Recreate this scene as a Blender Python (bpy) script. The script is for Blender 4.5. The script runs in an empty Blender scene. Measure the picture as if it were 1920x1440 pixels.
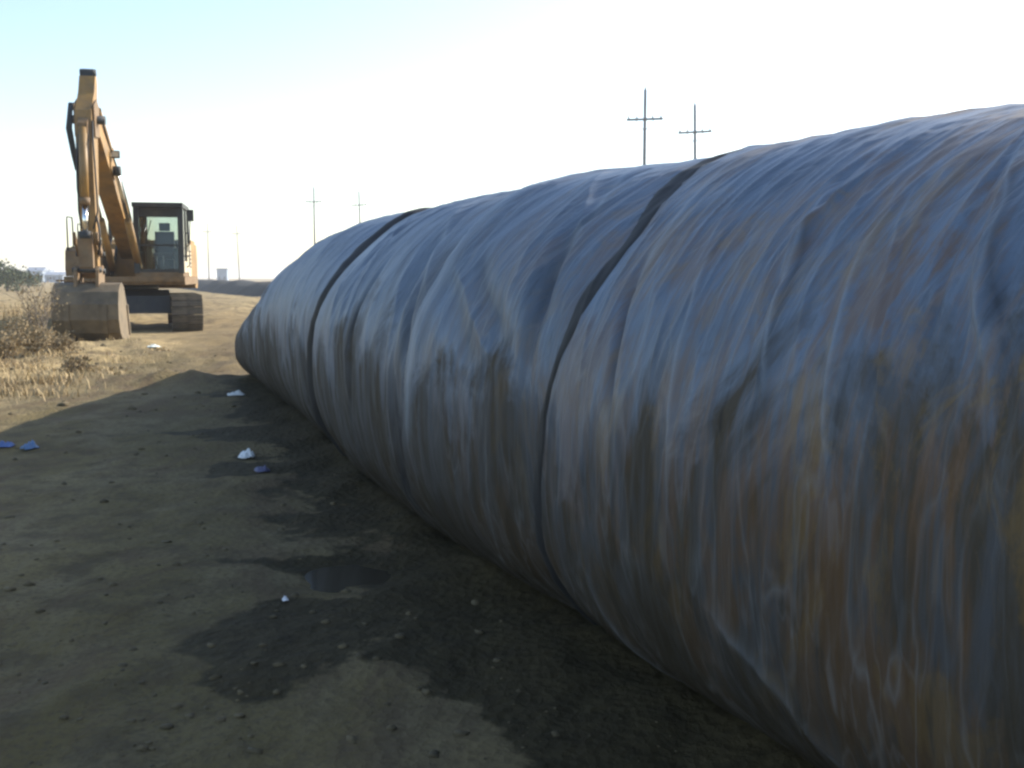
import bpy, bmesh, math, random
import numpy as np
from mathutils import Vector, Matrix

R = math.radians
sc = bpy.context.scene
col = sc.collection
random.seed(7)
rng = np.random.default_rng(11)

# ------------------------------------------------------------------ camera
CAM_H = 1.3
cam = bpy.data.cameras.new('camera')
cam.sensor_fit = 'HORIZONTAL'
cam.sensor_width = 36.0
cam.lens = 36.0 * 1900.0 / 1920.0
cam.clip_start = 0.05
cam.clip_end = 6000
cam_o = bpy.data.objects.new('camera', cam)
col.objects.link(cam_o)
cam_o.location = (0, 0, CAM_H)
cam_o.rotation_euler = (R(90) - math.atan(200 / 1900.0), 0, 0)
sc.camera = cam_o

# ------------------------------------------------------------------ sky + sun
SUN_AZ, SUN_EL = 52.0, 28.0            # degrees to the right of the view, above the horizon
w = bpy.data.worlds.new('World')
sc.world = w
w.use_nodes = True
nt = w.node_tree
bgn = nt.nodes['Background']
sky = nt.nodes.new('ShaderNodeTexSky')
sky.sky_type = 'NISHITA'
sky.sun_disc = False
sky.sun_elevation = R(SUN_EL)
sky.sun_rotation = R(SUN_AZ)
sky.altitude = 30
sky.air_density = 1.0
sky.dust_density = 0.9
sky.ozone_density = 0.7
nt.links.new(sky.outputs[0], bgn.inputs[0])
bgn.inputs[1].default_value = 0.15

sl = bpy.data.lights.new('sun', 'SUN')
sl.energy = 4.5
sl.angle = R(0.6)
sl.color = (1.0, 0.93, 0.80)
sun = bpy.data.objects.new('sun', sl)
col.objects.link(sun)
sd = Vector((math.sin(R(SUN_AZ)) * math.cos(R(SUN_EL)), math.cos(R(SUN_AZ)) * math.cos(R(SUN_EL)), math.sin(R(SUN_EL))))
sun.rotation_euler = sd.to_track_quat('Z', 'Y').to_euler()
sun.location = (20, 10, 20)

vs = sc.view_settings
vs.view_transform = 'Standard'
vs.look = 'None'
vs.exposure = 0.92
vs.gamma = 1.0
vs.use_curve_mapping = False
sc.render.engine = 'CYCLES'
sc.cycles.use_denoising = True
sc.cycles.max_bounces = 6
sc.cycles.volume_bounces = 1
sc.cycles.pixel_filter_type = 'BLACKMAN_HARRIS'
sc.cycles.filter_width = 2.6           # the camera's soft lens

# ------------------------------------------------------------------ helpers
def tag(o, label=None, cat=None, group=None, kind=None):
    if label: o['label'] = label
    if cat: o['category'] = cat
    if group: o['group'] = group
    if kind: o['kind'] = kind
    return o

def empty(name, loc=(0, 0, 0), rz=0.0):
    o = bpy.data.objects.new(name, None)
    o.empty_display_size = 0.2
    col.objects.link(o)
    o.location = loc
    o.rotation_euler = (0, 0, rz)
    return o

def link(name, me, mat=None, parent=None, smooth=False):
    o = bpy.data.objects.new(name, me)
    col.objects.link(o)
    if mat is not None and len(me.materials) == 0:
        me.materials.append(mat)
    if parent is not None:
        o.parent = parent
    if smooth:
        me.shade_smooth()
    return o

def pydata(name, v, f, mat=None, parent=None, smooth=False):
    me = bpy.data.meshes.new(name)
    me.from_pydata([tuple(q) for q in v], [], [tuple(q) for q in f])
    me.update()
    return link(name, me, mat, parent, smooth)

def npmesh(name, V, F, mat=None, parent=None, smooth=True, attrs=None):
    """V (n,3), F (m,k) numpy arrays, fast"""
    me = bpy.data.meshes.new(name)
    n, m, k = len(V), len(F), F.shape[1]
    me.vertices.add(n)
    me.vertices.foreach_set('co', V.astype(np.float32).ravel())
    me.loops.add(m * k)
    me.loops.foreach_set('vertex_index', F.astype(np.int32).ravel())
    me.polygons.add(m)
    me.polygons.foreach_set('loop_start', (np.arange(m) * k).astype(np.int32))
    me.polygons.foreach_set('loop_total', np.full(m, k, np.int32))
    me.update(calc_edges=True)
    me.validate()
    for an, av in (attrs or {}).items():
        if av.ndim == 1:
            a = me.attributes.new(an, 'FLOAT', 'POINT')
            a.data.foreach_set('value', av.astype(np.float32))
        else:
            a = me.attributes.new(an, 'FLOAT_VECTOR', 'POINT')
            a.data.foreach_set('vector', av.astype(np.float32).ravel())
    return link(name, me, mat, parent, smooth)

def gridfaces(ni, nj):
    i, j = np.meshgrid(np.arange(ni - 1), np.arange(nj - 1), indexing='ij')
    q = i * nj + j
    return np.stack([q, q + nj, q + nj + 1, q + 1], -1).reshape(-1, 4)

def hash2(ix, iy, seed):
    h = (ix.astype(np.int64) * 374761393 + iy.astype(np.int64) * 668265263 + seed * 144665) & 0xFFFFFFFF
    h = ((h ^ (h >> 13)) * 1274126177) & 0xFFFFFFFF
    return (h ^ (h >> 16)) & 0xFFFF

def noise(x, y, seed=0):
    x, y = np.broadcast_arrays(np.asarray(x, float), np.asarray(y, float))
    ix, iy = np.floor(x), np.floor(y)
    fx, fy = x - ix, y - iy
    u, v = fx * fx * fx * (fx * (fx * 6 - 15) + 10), fy * fy * fy * (fy * (fy * 6 - 15) + 10)
    def g(dx, dy):
        a = hash2(ix + dx, iy + dy, seed) * (2 * math.pi / 65536.0)
        return np.cos(a) * (fx - dx) + np.sin(a) * (fy - dy)
    a, b, c, d = g(0, 0), g(1, 0), g(0, 1), g(1, 1)
    return 1.5 * ((a * (1 - u) + b * u) * (1 - v) + (c * (1 - u) + d * u) * v)

def fbm(x, y, o=4, seed=0):
    r, a = 0.0, 1.0
    for k in range(o):
        r = r + a * noise(x * 2 ** k, y * 2 ** k, seed + k * 17)
        a *= 0.5
    return r

def ridge(x, y, seed=0, k=2.2, pw=2.0):
    return np.clip(1 - k * np.abs(noise(x, y, seed)), 0, 1) ** pw

def sstep(a, b, x):
    t = np.clip((x - a) / (b - a), 0, 1)
    return t * t * (3 - 2 * t)

# ---- material node helpers
class NM:
    def __init__(self, name):
        self.m = bpy.data.materials.new(name)
        self.m.use_nodes = True
        self.t = self.m.node_tree
        self.b = self.t.nodes['Principled BSDF']
        self.co = self.n('ShaderNodeTexCoord').outputs['Object']
    def n(self, typ, **kw):
        q = self.t.nodes.new(typ)
        for k, v in kw.items(): setattr(q, k, v)
        return q
    def l(self, a, b): self.t.links.new(a, b)
    def attr(self, name, out='Vector'):
        q = self.n('ShaderNodeAttribute'); q.attribute_name = name
        return q.outputs[out]
    def geo(self): return self.n('ShaderNodeNewGeometry').outputs['Position']
    def mapv(self, v, scale=(1, 1, 1), rot=(0, 0, 0)):
        q = self.n('ShaderNodeMapping'); self.l(v, q.inputs[0])
        q.inputs['Scale'].default_value = scale
        q.inputs['Rotation'].default_value = rot
        return q.outputs[0]
    def noise(self, v, scale, detail=4, rough=0.55, dist=0.0):
        q = self.n('ShaderNodeTexNoise'); self.l(v, q.inputs['Vector'])
        q.inputs['Scale'].default_value = scale
        q.inputs['Detail'].default_value = detail
        q.inputs['Roughness'].default_value = rough
        q.inputs['Distortion'].default_value = dist
        return q.outputs['Fac']
    def vor(self, v, scale, feature='F1', out='Distance'):
        q = self.n('ShaderNodeTexVoronoi'); self.l(v, q.inputs['Vector'])
        q.feature = feature
        q.inputs['Scale'].default_value = scale
        return q.outputs[out]
    def ramp(self, f, stops):
        q = self.n('ShaderNodeValToRGB'); self.l(f, q.inputs[0])
        e = q.color_ramp.elements
        while len(e) < len(stops): e.new(0.5)
        for el, (p, c) in zip(e, stops):
            el.position = p
            el.color = (c, c, c, 1) if isinstance(c, (int, float)) else (*c, 1)
        return q.outputs[0]
    def mix(self, fac, a, b, mode='MIX'):
        q = self.n('ShaderNodeMix'); q.data_type = 'RGBA'; q.blend_type = mode
        for s, v in ((q.inputs[0], fac), (q.inputs[6], a), (q.inputs[7], b)):
            if isinstance(v, (int, float)): s.default_value = v
            elif isinstance(v, tuple): s.default_value = (*v, 1)
            else: self.l(v, s)
        return q.outputs[2]
    def math(self, op, a, b=0.0, clamp=False):
        q = self.n('ShaderNodeMath'); q.operation = op; q.use_clamp = clamp
        for s, v in ((q.inputs[0], a), (q.inputs[1], b)):
            if isinstance(v, (int, float)): s.default_value = v
            else: self.l(v, s)
        return q.outputs[0]
    def set(self, key, v):
        s = self.b.inputs[key]
        if isinstance(v, (int, float)): s.default_value = v
        elif isinstance(v, tuple): s.default_value = (*v, 1)
        else: self.l(v, s)
    def bump(self, h, strength=0.5, dist=0.01):
        q = self.n('ShaderNodeBump')
        q.inputs['Strength'].default_value = strength
        q.inputs['Distance'].default_value = dist
        self.l(h, q.inputs['Height'])
        self.l(q.outputs[0], self.b.inputs['Normal'])

def simple(name, c, rough=0.7, metal=0.0, var=0.25, scale=6.0, bump=0.0, dust=None, dustamt=0.0):
    m = NM(name)
    f = m.noise(m.co, scale, 5, 0.6)
    lo = tuple(x * (1 - var) for x in c); hi = tuple(min(1, x * (1 + var)) for x in c)
    cc = m.ramp(f, [(0.3, lo), (0.7, hi)])
    if dust:
        d = m.ramp(m.noise(m.co, scale * 0.6, 6, 0.65), [(0.5 - dustamt * 0.4, 0.0), (0.75, 0.85)])
        cc = m.mix(d, cc, dust)
    m.set('Base Color', cc); m.set('Roughness', rough); m.set('Metallic', metal)
    if bump: m.bump(f, bump, 0.01)
    return m.m

# ------------------------------------------------------------------ the tube's frame (needed by the ground too)
AX = np.array([-.367, .930, 0.0]); AX /= np.linalg.norm(AX)     # along the tube, away from the viewer
PX = np.array([AX[1], -AX[0], 0.0])                              # across it
TS = np.array([-6.2, -5, -4, 1, 2, 3, 4.5, 6, 8, 9.2, 10.2, 11, 12, 13, 13.4, 13.7, 13.9])
TH = np.array([.08, 1.3, 1.74, 1.75, 1.78, 1.80, 1.79, 1.80, 1.82, 1.82, 1.71, 1.54, 1.27, .94, .80, .60, .10])
CS = np.array([-6, 1, 2.1, 2.7, 3.3, 4.1, 4.9, 6.2, 9, 12, 15])
CX = np.array([1.68, 1.66, 1.64, 1.62, 1.58, 1.47, 1.43, 1.45, 1.58, 1.65, 1.77]) - .03
def smooth_interp(s, X, Y):
    r = 0
    for d, wgt in ((-.5, .15), (-.25, .2), (0, .3), (.25, .2), (.5, .15)):
        r = r + wgt * np.interp(s + d, X, Y)
    return r
def tube_h(s): return np.where(s > 12.9, np.interp(s, TS, TH), smooth_interp(s, TS, TH))
def tube_c(s): return smooth_interp(s, CS, CX)

# ------------------------------------------------------------------ ground
def seg_d(px, py, poly):
    """signed distance to a polygon (negative inside), numpy"""
    poly = np.asarray(poly, float)
    d = np.full(px.shape, 1e9); ins = np.zeros(px.shape, bool)
    n = len(poly)
    for i in range(n):
        a, b = poly[i], poly[(i + 1) % n]
        e = b - a
        t = np.clip(((px - a[0]) * e[0] + (py - a[1]) * e[1]) / (e @ e), 0, 1)
        d = np.minimum(d, np.hypot(px - a[0] - t * e[0], py - a[1] - t * e[1]))
        c = (a[1] > py) != (b[1] > py)
        with np.errstate(divide='ignore', invalid='ignore'):
            c &= px < (b[0] - a[0]) * (py - a[1]) / (b[1] - a[1] + 1e-12) + a[0]
        ins ^= c
    return np.where(ins, -d, d)

def gz(x, y):
    x = np.asarray(x, float); y = np.asarray(y, float)
    z = 0.018 * fbm(x * 1.7, y * 1.7, 5, 3) + .007 * ridge(x * 2.6, y * 1.1, 86, 2.0, 2.0) * sstep(30, 12, y) * sstep(60, 15, y)
    z = z + 0.03 * fbm(x * .35, y * .35, 3, 9) * sstep(120, 30, y)
    # rough verge on the left, a little higher than the track
    verge = sstep(-4.7, -7.5, x + 0.06 * (y - 12)) * sstep(6, 11, y) * sstep(90, 40, y)
    z = z + verge * (0.16 + 0.10 * fbm(x * .8, y * .8, 3, 21) + .08 * fbm(x * 3, y * 3, 4, 22))
    # machine stands level
    mm = np.exp(-(((x + 9.1) / 2.6) ** 2 + ((y - 23.2) / 6.0) ** 2) ** 4)
    z = z * (1 - mm)
    # rutted, churned earth between machine and tube
    rut = np.exp(-((y - 16.5) / 3.8) ** 2) * np.exp(-((x + 5.4) / 3.2) ** 2)
    z = z + rut * (0.075 * fbm(x * 1.5, y * .9, 4, 31) + .03 * fbm(x * 5, y * 3.2, 3, 33))
    z = z + .11 * np.exp(-(((x + 4.2) / .75) ** 2 + ((y - 12.6) / .55) ** 2)) * (1 + .5 * fbm(x * 4, y * 4, 3, 5))
    # earth banked against the tube's foot
    al = x * AX[0] + y * AX[1]; ed = np.interp(al, CS, CX) - (x * PX[0] + y * PX[1])
    z = z + (.035 + .04 * noise(al * 1.6, ed * 2, 81)) * np.exp(-np.clip(ed + .02, 0, None) / .13) * (ed > -1.2) * sstep(14.3, 13.2, al) * sstep(-1, .5, al)
    # shallow hollow of the puddle
    z = z - .034 * np.exp(-(((x + .70) / .27) ** 2 + ((y - 4.36) / .21) ** 2)) * (1 + .35 * noise(x * 6, y * 6, 83))
    return z

def axis_grid(lo, hi, d0, d1, step, grow, maxstep):
    c = [d0]
    while c[-1] < d1: c.append(c[-1] + step)
    st, r = step, [c[-1]]
    while r[-1] < hi: st = min(st * grow, maxstep); r.append(r[-1] + st)
    st, l = step, [c[0]]
    while l[-1] > lo: st = min(st * grow, maxstep); l.append(l[-1] - st)
    return np.array(l[:0:-1] + c + r[1:])

gx = axis_grid(-900, 900, -3.2, 2.2, 0.022, 1.035, 60)
gy = axis_grid(-40, 2500, 2.0, 7.0, 0.022, 1.025, 80)
GX, GY = np.meshgrid(gx, gy, indexing='ij')
GZ = gz(GX, GY)
# wet stains, each with a shape of its own (soaked earth along the tube and spills on the track)
perp = GX * PX[0] + GY * PX[1]
along = GX * AX[0] + GY * AX[1]
wob = 0.10 * fbm(GX * 2.2, GY * 2.2, 4, 41) + .05 * fbm(GX * 9, GY * 9, 3, 43)
def gp(px, py):
    """a point of the photograph's ground, as metres on the earth"""
    pit = math.atan(200 / 1900); X = (px - 960) / 1900; Zc = -(py - 720) / 1900
    d = (X, math.cos(pit) + Zc * math.sin(pit), -math.sin(pit) + Zc * math.cos(pit)); t = -CAM_H / d[2]
    return d[0] * t, d[1] * t
stains = [
    [(-.60, 4.60), (-.35, 4.68), (.0, 4.62), (.55, 3.7), (1.2, 2.5), (1.2, 2.0), (.06, 2.0), (.04, 2.6), (.01, 2.88), (-.10, 3.10), (-.28, 3.26), (-.42, 3.32), (-.50, 3.62), (-.60, 3.95)],
    [(-1.02, 3.82), (-.85, 3.98), (-.55, 4.0), (-.45, 3.6), (-.66, 3.30), (-.78, 3.02), (-.97, 3.12), (-1.08, 3.40)],
    [(-1.30, 4.52), (-.95, 4.66), (-.60, 4.66), (-.68, 4.30), (-.95, 4.40)],
    [(-3.0, 8.45), (-2.5, 8.6), (-1.9, 8.9), (-1.5, 8.3), (-1.7, 7.7), (-2.3, 7.95), (-2.6, 8.25)],
    [(-2.8, 10.6), (-2.4, 10.8), (-2.0, 9.4), (-2.6, 9.3)],
    [(-2.0, 6.9), (-1.6, 7.0), (-1.2, 6.6), (-1.9, 6.55)],
]
wet = np.zeros(GX.shape)
for k, pg in enumerate(stains):
    dd = seg_d(GX, GY, pg)
    wet = np.maximum(wet, sstep(.10, -.09, dd - .045 + wob * (1.0 if k != 3 else 1.3)))
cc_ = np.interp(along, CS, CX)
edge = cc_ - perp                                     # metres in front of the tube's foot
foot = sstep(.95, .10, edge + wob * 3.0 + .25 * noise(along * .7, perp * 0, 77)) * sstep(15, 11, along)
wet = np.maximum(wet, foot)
puddl = np.exp(-(((GX + .72) / .36) ** 2 + ((GY - 4.38) / .26) ** 2) * 1.2)
straw = sstep(-4.9, -7.0, GX + .06 * (GY - 12) + .8 * fbm(GX * .7, GY * .7, 3, 51)) * sstep(5, 9, GY)
road = sstep(1.1, .3, np.abs((GX + 3.4) + .36 * (GY - 15)) / 2.2 - .2 * fbm(GX * .4, GY * .15, 3, 61))

G = NM('soil_and_crease_shade')  # the ground's own earth; crease shade on the sheeting shares the name
pos = G.geo()
big = G.noise(pos, .55, 5, .6)
mid = G.noise(pos, 4.0, 6, .62)
fine = G.noise(pos, 38, 5, .7)
pat = G.noise(G.mapv(pos, (1, .45, 1)), 1.6, 6, .65, .6)
c = G.ramp(big, [(.30, (.096, .074, .031)), (.52, (.160, .122, .052)), (.72, (.240, .184, .088))])
c = G.mix(G.ramp(pat, [(.44, 0.0), (.60, .65)]), c, (.215, .170, .098))
c = G.mix(G.ramp(mid, [(.36, .75), (.52, 0.0)]), c, (.082, .062, .034))
c = G.mix(G.ramp(fine, [(.36, .8), (.52, 0.0), (.7, 0.0), (.8, .25)]), c, (.095, .073, .042))
st = G.math('MULTIPLY', G.attr('straw', 'Fac'), G.ramp(G.noise(pos, 2.4, 6, .7), [(.32, 0.0), (.6, 1.0)]))
c = G.mix(st, c, (.40, .30, .155))
rd = G.math('MULTIPLY', G.attr('road', 'Fac'), .55)
c = G.mix(rd, c, (.190, .136, .070))
churn = G.ramp(G.noise(G.mapv(pos, (1, .5, 1)), 1.3, 7, .7, 1.2), [(.50, 0.0), (.60, .75)])
c = G.mix(churn, c, (.115, .080, .045))
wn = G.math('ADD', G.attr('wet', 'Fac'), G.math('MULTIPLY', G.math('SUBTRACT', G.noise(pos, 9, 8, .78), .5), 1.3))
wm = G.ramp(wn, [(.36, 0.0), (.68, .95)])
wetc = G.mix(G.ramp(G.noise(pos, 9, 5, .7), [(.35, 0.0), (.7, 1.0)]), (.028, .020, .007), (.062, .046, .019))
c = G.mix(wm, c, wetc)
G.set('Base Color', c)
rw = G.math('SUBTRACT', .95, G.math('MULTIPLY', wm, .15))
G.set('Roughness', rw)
G.b.inputs['Specular IOR Level'].default_value = .2
hb = G.math('ADD', G.math('MULTIPLY', mid, .6), G.math('ADD', G.math('MULTIPLY', fine, .45), G.math('MULTIPLY', G.vor(pos, 24), .35)))
G.bump(hb, 1.0, .03)
V = np.stack([GX, GY, GZ], -1).reshape(-1, 3)
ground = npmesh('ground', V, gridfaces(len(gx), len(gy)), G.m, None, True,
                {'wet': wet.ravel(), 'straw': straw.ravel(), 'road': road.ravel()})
tag(ground, 'bare dry earth with dark wet stains around the tube', None, None, 'structure')

# shallow puddle: still water lying in the hollow
P = NM('muddy_water')
P.set('Base Color', (.040, .034, .024)); P.set('Roughness', .10)
P.bump(P.noise(P.geo(), 14, 2), .08, .004)
pv, pf = [], []
pc = np.array([-.72, 4.38])
for k in range(44):
    a = 2 * math.pi * k / 44
    r = 1 + .30 * float(noise(math.cos(a) * 1.5 + 4, math.sin(a) * 1.5, 8)) + .16 * float(noise(math.cos(a) * 4, math.sin(a) * 4, 18))
    pv.append((pc[0] + .40 * r * math.cos(a), pc[1] + .30 * r * math.sin(a), float(gz(pc[0], pc[1])) + .0145))
pf = [list(range(44))]
tag(pydata('puddle', pv, pf, P.m), 'small shallow puddle of muddy water beside the tube', None, None, 'structure')

# ------------------------------------------------------------------ the sheeted tube
def tube_base(s, th):
    c, sn = np.cos(th), np.sin(th)
    n = np.where(sn > 0, 2.15, 2.8)
    h = tube_h(s)
    b = h * .54; zc = h - b
    A = 1.2
    end = np.where(s > 12.9, .55 + .45 * np.sqrt(np.clip(1 - ((s - 12.9) / 1.0) ** 2, 0, 1)), 1.0)
    D = tube_c(s) + A * .80
    x = D - A * np.sign(c) * np.abs(c) ** (2 / n) * end
    z = zc + b * np.sign(sn) * np.abs(sn) ** (2 / n)
    return x, z

def place(x, s, z):
    return x[..., None] * PX + s[..., None] * AX + z[..., None] * np.array([0, 0, 1.0])

def seg_fold(s, u, a, b, width, amp, sharp=1.0, taper=.25):
    """a fold line from a=(s,u) to b=(s,u): rounded on one side, steep on the other"""
    a = np.array(a); b = np.array(b); e = b - a; L = np.hypot(*e); e = e / L
    t = (s - a[0]) * e[0] + (u - a[1]) * e[1]
    d = (s - a[0]) * (-e[1]) + (u - a[1]) * e[0]
    d = d + .03 * noise(t * 3, np.zeros_like(t), int(abs(a[0] * 100)) + 5)
    w_ = np.where(d > 0, width, width / sharp)
    m = sstep(-taper, taper * .4, t) * sstep(L + taper, L - taper * .4, t)
    return amp * m * np.exp(-(np.abs(d) / w_) ** (2.0 if amp < 0 else 1.12))

# joints of the sheeting: where each sheet laps over the next (station along the tube, by height angle)
j1_t = np.radians([-90, -20, -4, 0, 17, 38, 67, 110, 270]); j1_s = np.array([3.30, 3.24, 3.20, 3.16, 3.04, 3.0, 3.22, 3.3, 3.25])
j2_t = np.radians([-90, -16, 2, 16, 31, 57, 110, 270]);     j2_s = np.array([7.05, 6.94, 6.86, 6.62, 6.62, 6.74, 6.85, 6.8])
def soft(th, X, Y):
    return sum(np.interp(th + R(k), X, Y) for k in (-12, -9, -6, -3, 0, 3, 6, 9, 12)) / 9.0
def j1(th): return soft(th, j1_t, j1_s) + .006 * noise(th * 5, th * 0, 4)
def j2(th): return soft(th, j2_t, j2_s) + .010 * noise(th * 5, th * 0, 6)

folds = []
def U(deg): return R(deg) * 1.08
# folds seen singly in the photograph
folds += [((4.75, U(40)), (4.70, U(5)), .09, -.015, 1.0)]
folds += [((4.13, U(27)), (3.62, U(8)), .10, -.018, 1.0), ((3.95, U(32)), (3.46, U(13)), .09, -.022, 1.2), ((4.04, U(28)), (3.54, U(9)), .05, .014, 1.0)]
folds += [((1.97, U(14)), (2.13, U(40)), .05, .013, 5.0), ((1.97, U(14)), (1.98, U(-6)), .03, .016, 1.6), ((1.40, U(22)), (1.62, U(48)), .06, .018, 5.0)]
folds += [((1.84, U(34)), (1.72, U(8)), .022, .013, 2.0), ((2.42, U(30)), (2.30, U(4)), .022, .012, 1.8), ((2.74, U(24)), (2.66, U(8)), .022, -.028, 1.4)]
folds += [((2.8, U(-20)), (2.66, U(-55)), .05, .022, 1.5), ((2.05, U(-16)), (1.64, U(-30)), .05, .018, 1.3), ((3.55, U(55)), (3.3, U(24)), .06, -.022, 1.3)]
folds += [((3.36, U(30)), (3.30, U(10)), .04, -.022, 1.2), ((4.75, U(50)), (4.62, U(10)), .06, -.02, 1.4), ((5.3, U(28)), (5.36, U(-4)), .03, -.03, 1.0)]
folds += [((4.55, U(26)), (4.42, U(5)), .05, -.035, 1.6), ((5.0, U(62)), (4.5, U(30)), .05, .014, 1.5), ((3.9, U(68)), (3.45, U(46)), .04, .012, 1.6)]
folds += [((2.6, U(70)), (2.5, U(40)), .03, .010, 1.4), ((1.2, U(60)), (1.05, U(20)), .03, .015, 2.0), ((.95, U(35)), (.85, U(-10)), .03, .016, 1.8)]
rr = random.Random(5)
for k in range(64):                     # hanging drapery of the near sheet
    s0 = rr.uniform(.3, 3.1); t0 = rr.uniform(2, 66); ln = rr.uniform(12, 34)
    folds.append(((s0, U(t0)), (s0 - rr.uniform(-.02, .17), U(t0 - ln)), rr.uniform(.010, .026), rr.uniform(.003, .009) * rr.choice((1, 1, -1)), rr.uniform(1, 2.4)))
for k in range(36):
    s0 = rr.uniform(3.3, 6.6); t0 = rr.uniform(-5, 75); ln = rr.uniform(12, 34)
    folds.append(((s0, U(t0)), (s0 - rr.uniform(-.15, .22), U(t0 - ln)), rr.uniform(.018, .045), rr.uniform(.004, .010) * rr.choice((1, 1, -1)), rr.uniform(1, 2.2)))
for k in range(26):
    s0 = rr.uniform(7.1, 13); t0 = rr.uniform(0, 70); ln = rr.uniform(15, 40)
    folds.append(((s0, U(t0)), (s0 - rr.uniform(-.2, .3), U(t0 - ln)), rr.uniform(.03, .07), rr.uniform(.005, .013) * rr.choice((1, 1, -1)), rr.uniform(1, 2.0)))
for k in range(30):                     # gathers running into the low edge of the sheeting
    s0 = rr.uniform(.8, 8); t0 = rr.uniform(-22, -8)
    folds.append(((s0, U(t0)), (s0 - rr.uniform(-.1, .3), U(t0 - rr.uniform(15, 35))), rr.uniform(.015, .04), rr.uniform(.005, .012), rr.uniform(1, 2.0)))

FOLD_LIGHT = [((4.24, U(18)), (4.30, U(78)), .045, .9), ((4.24, U(-4)), (4.24, U(20)), .03, .8), ((2.13, U(40)), (1.97, U(14)), .006, .6), ((1.62, U(48)), (1.40, U(22)), .006, .5),
        ((1.84, U(34)), (1.72, U(8)), .006, .6), ((2.42, U(30)), (2.30, U(4)), .006, .6), ((2.8, U(-22)), (2.66, U(-50)), .010, .25), ((2.05, U(-16)), (1.64, U(-32)), .016, .3),
        ((3.9, U(80)), (3.45, U(50)), .02, .5), ((5.0, U(62)), (4.5, U(30)), .025, .5), ((2.9, U(60)), (2.75, U(30)), .012, .6)]  # highlights painted pale along the worn fold ridges
CREASE_SHADE = [((4.46, U(40)), (4.50, U(-2)), .10, .95), ((4.50, U(-2)), (4.62, U(-34)), .08, .9), ((4.16, U(40)), (4.16, U(8)), .03, .5), ((4.13, U(29)), (3.64, U(8)), .045, .6), ((3.95, U(33)), (3.46, U(13)), .05, .8), ((5.3, U(26)), (5.38, U(8)), .03, 1.0),
        ((3.42, U(48)), (3.30, U(12)), .06, .7), ((2.10, U(38)), (1.94, U(12)), .016, .9), ((1.58, U(46)), (1.36, U(20)), .018, .9), ((2.74, U(24)), (2.66, U(8)), .014, 1.0)]  # shade beside the folds, painted as dark lines on the sheet
def relief(s, th):
    u = th * 1.08
    d = (.040 - .028 * sstep(40, 75, np.degrees(th))) * noise(s * .55, u * .8, 101) + .014 * noise(s * 1.3, u * 1.5, 102)
    sw = s + .10 * noise(s * 1.1, u * 1.3, 103) + .05 * u
    near = sstep(4.5, 2.0, s)
    hang = sstep(75, 45, np.degrees(th))
    d = d + .006 * (ridge(sw * 2.6, u * .75, 104) - .35) * (.5 + .5 * hang)
    d = d + (.0022 + .0038 * near) * (ridge(sw * 6.5, u * 1.0, 105, 2.0, 2.2) - .3) * (.35 + .65 * hang)
    d = d + (.003 + .0032 * near) * (ridge(sw * 15, u * 1.6, 106, 2.2, 2.2) - .3) * (.25 + .75 * hang) * sstep(-.25, .25, noise(s * 1.4, u * 1.4, 107))
    d = d + .0016 * near * (ridge(sw * 34, u * 3.2, 116, 2.0, 1.8) - .3) * hang * sstep(-.2, .2, noise(s * 2.4, u * 2, 117))
    up = 1 - hang * .65
    a, b = s * .8 + u * .6, u * .8 - s * .6
    d = d + .006 * up * (ridge(a * 3.0, b * 1.3, 108, 2.0, 2.5) - .25) + .0035 * up * (ridge(a * 7, b * 3.0, 109, 2.0, 2.0) - .25)
    a, b = s * .8 - u * .6, u * .8 + s * .6
    d = d + .005 * up * (ridge(a * 3.4, b * 1.6, 110, 2.0, 2.5) - .25)
    for f in folds:
        lo = min(f[0][0], f[1][0]) - 4 * f[2] - .3; hi = max(f[0][0], f[1][0]) + 4 * f[2] + .3
        rows = (s.max(axis=1) > lo) & (s.min(axis=1) < hi)
        if rows.any():
            i = np.where(rows)[0]; sl_ = slice(i[0], i[-1] + 1)
            d[sl_] += seg_fold(s[sl_], u[sl_], *f)
    # belly pulled in where the sheeting laps
    for J, w_, dep in ((j1, .24, .07), (j2, .30, .09)):
        q = s - J(th)
        d = d - dep * (1 - .72 * sstep(52, 80, np.degrees(th))) * np.exp(-(np.abs(q) / np.where(q > 0, w_ * 1.25, w_ * .7)) ** 1.3)
    # the middle crease: a long fold lapping over the slack behind it
    q = s - (4.27 + .05 * sstep(R(30), R(75), th) + .12 * sstep(R(4), R(-35), th) + .012 * noise(u * 4, u * 0, 96))
    lap = sstep(R(-42), R(-15), th) * (1 - .75 * sstep(R(50), R(82), th))
    d = d + lap * (.034 * np.exp(-np.abs(q) / .22) * sstep(.016, -.004, q) - .040 * np.exp(-np.abs(q) / .16) * sstep(-.004, .016, q))
    d = d - .012 * np.exp(-((s - 9.6) / .25) ** 2)
    return d

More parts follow.
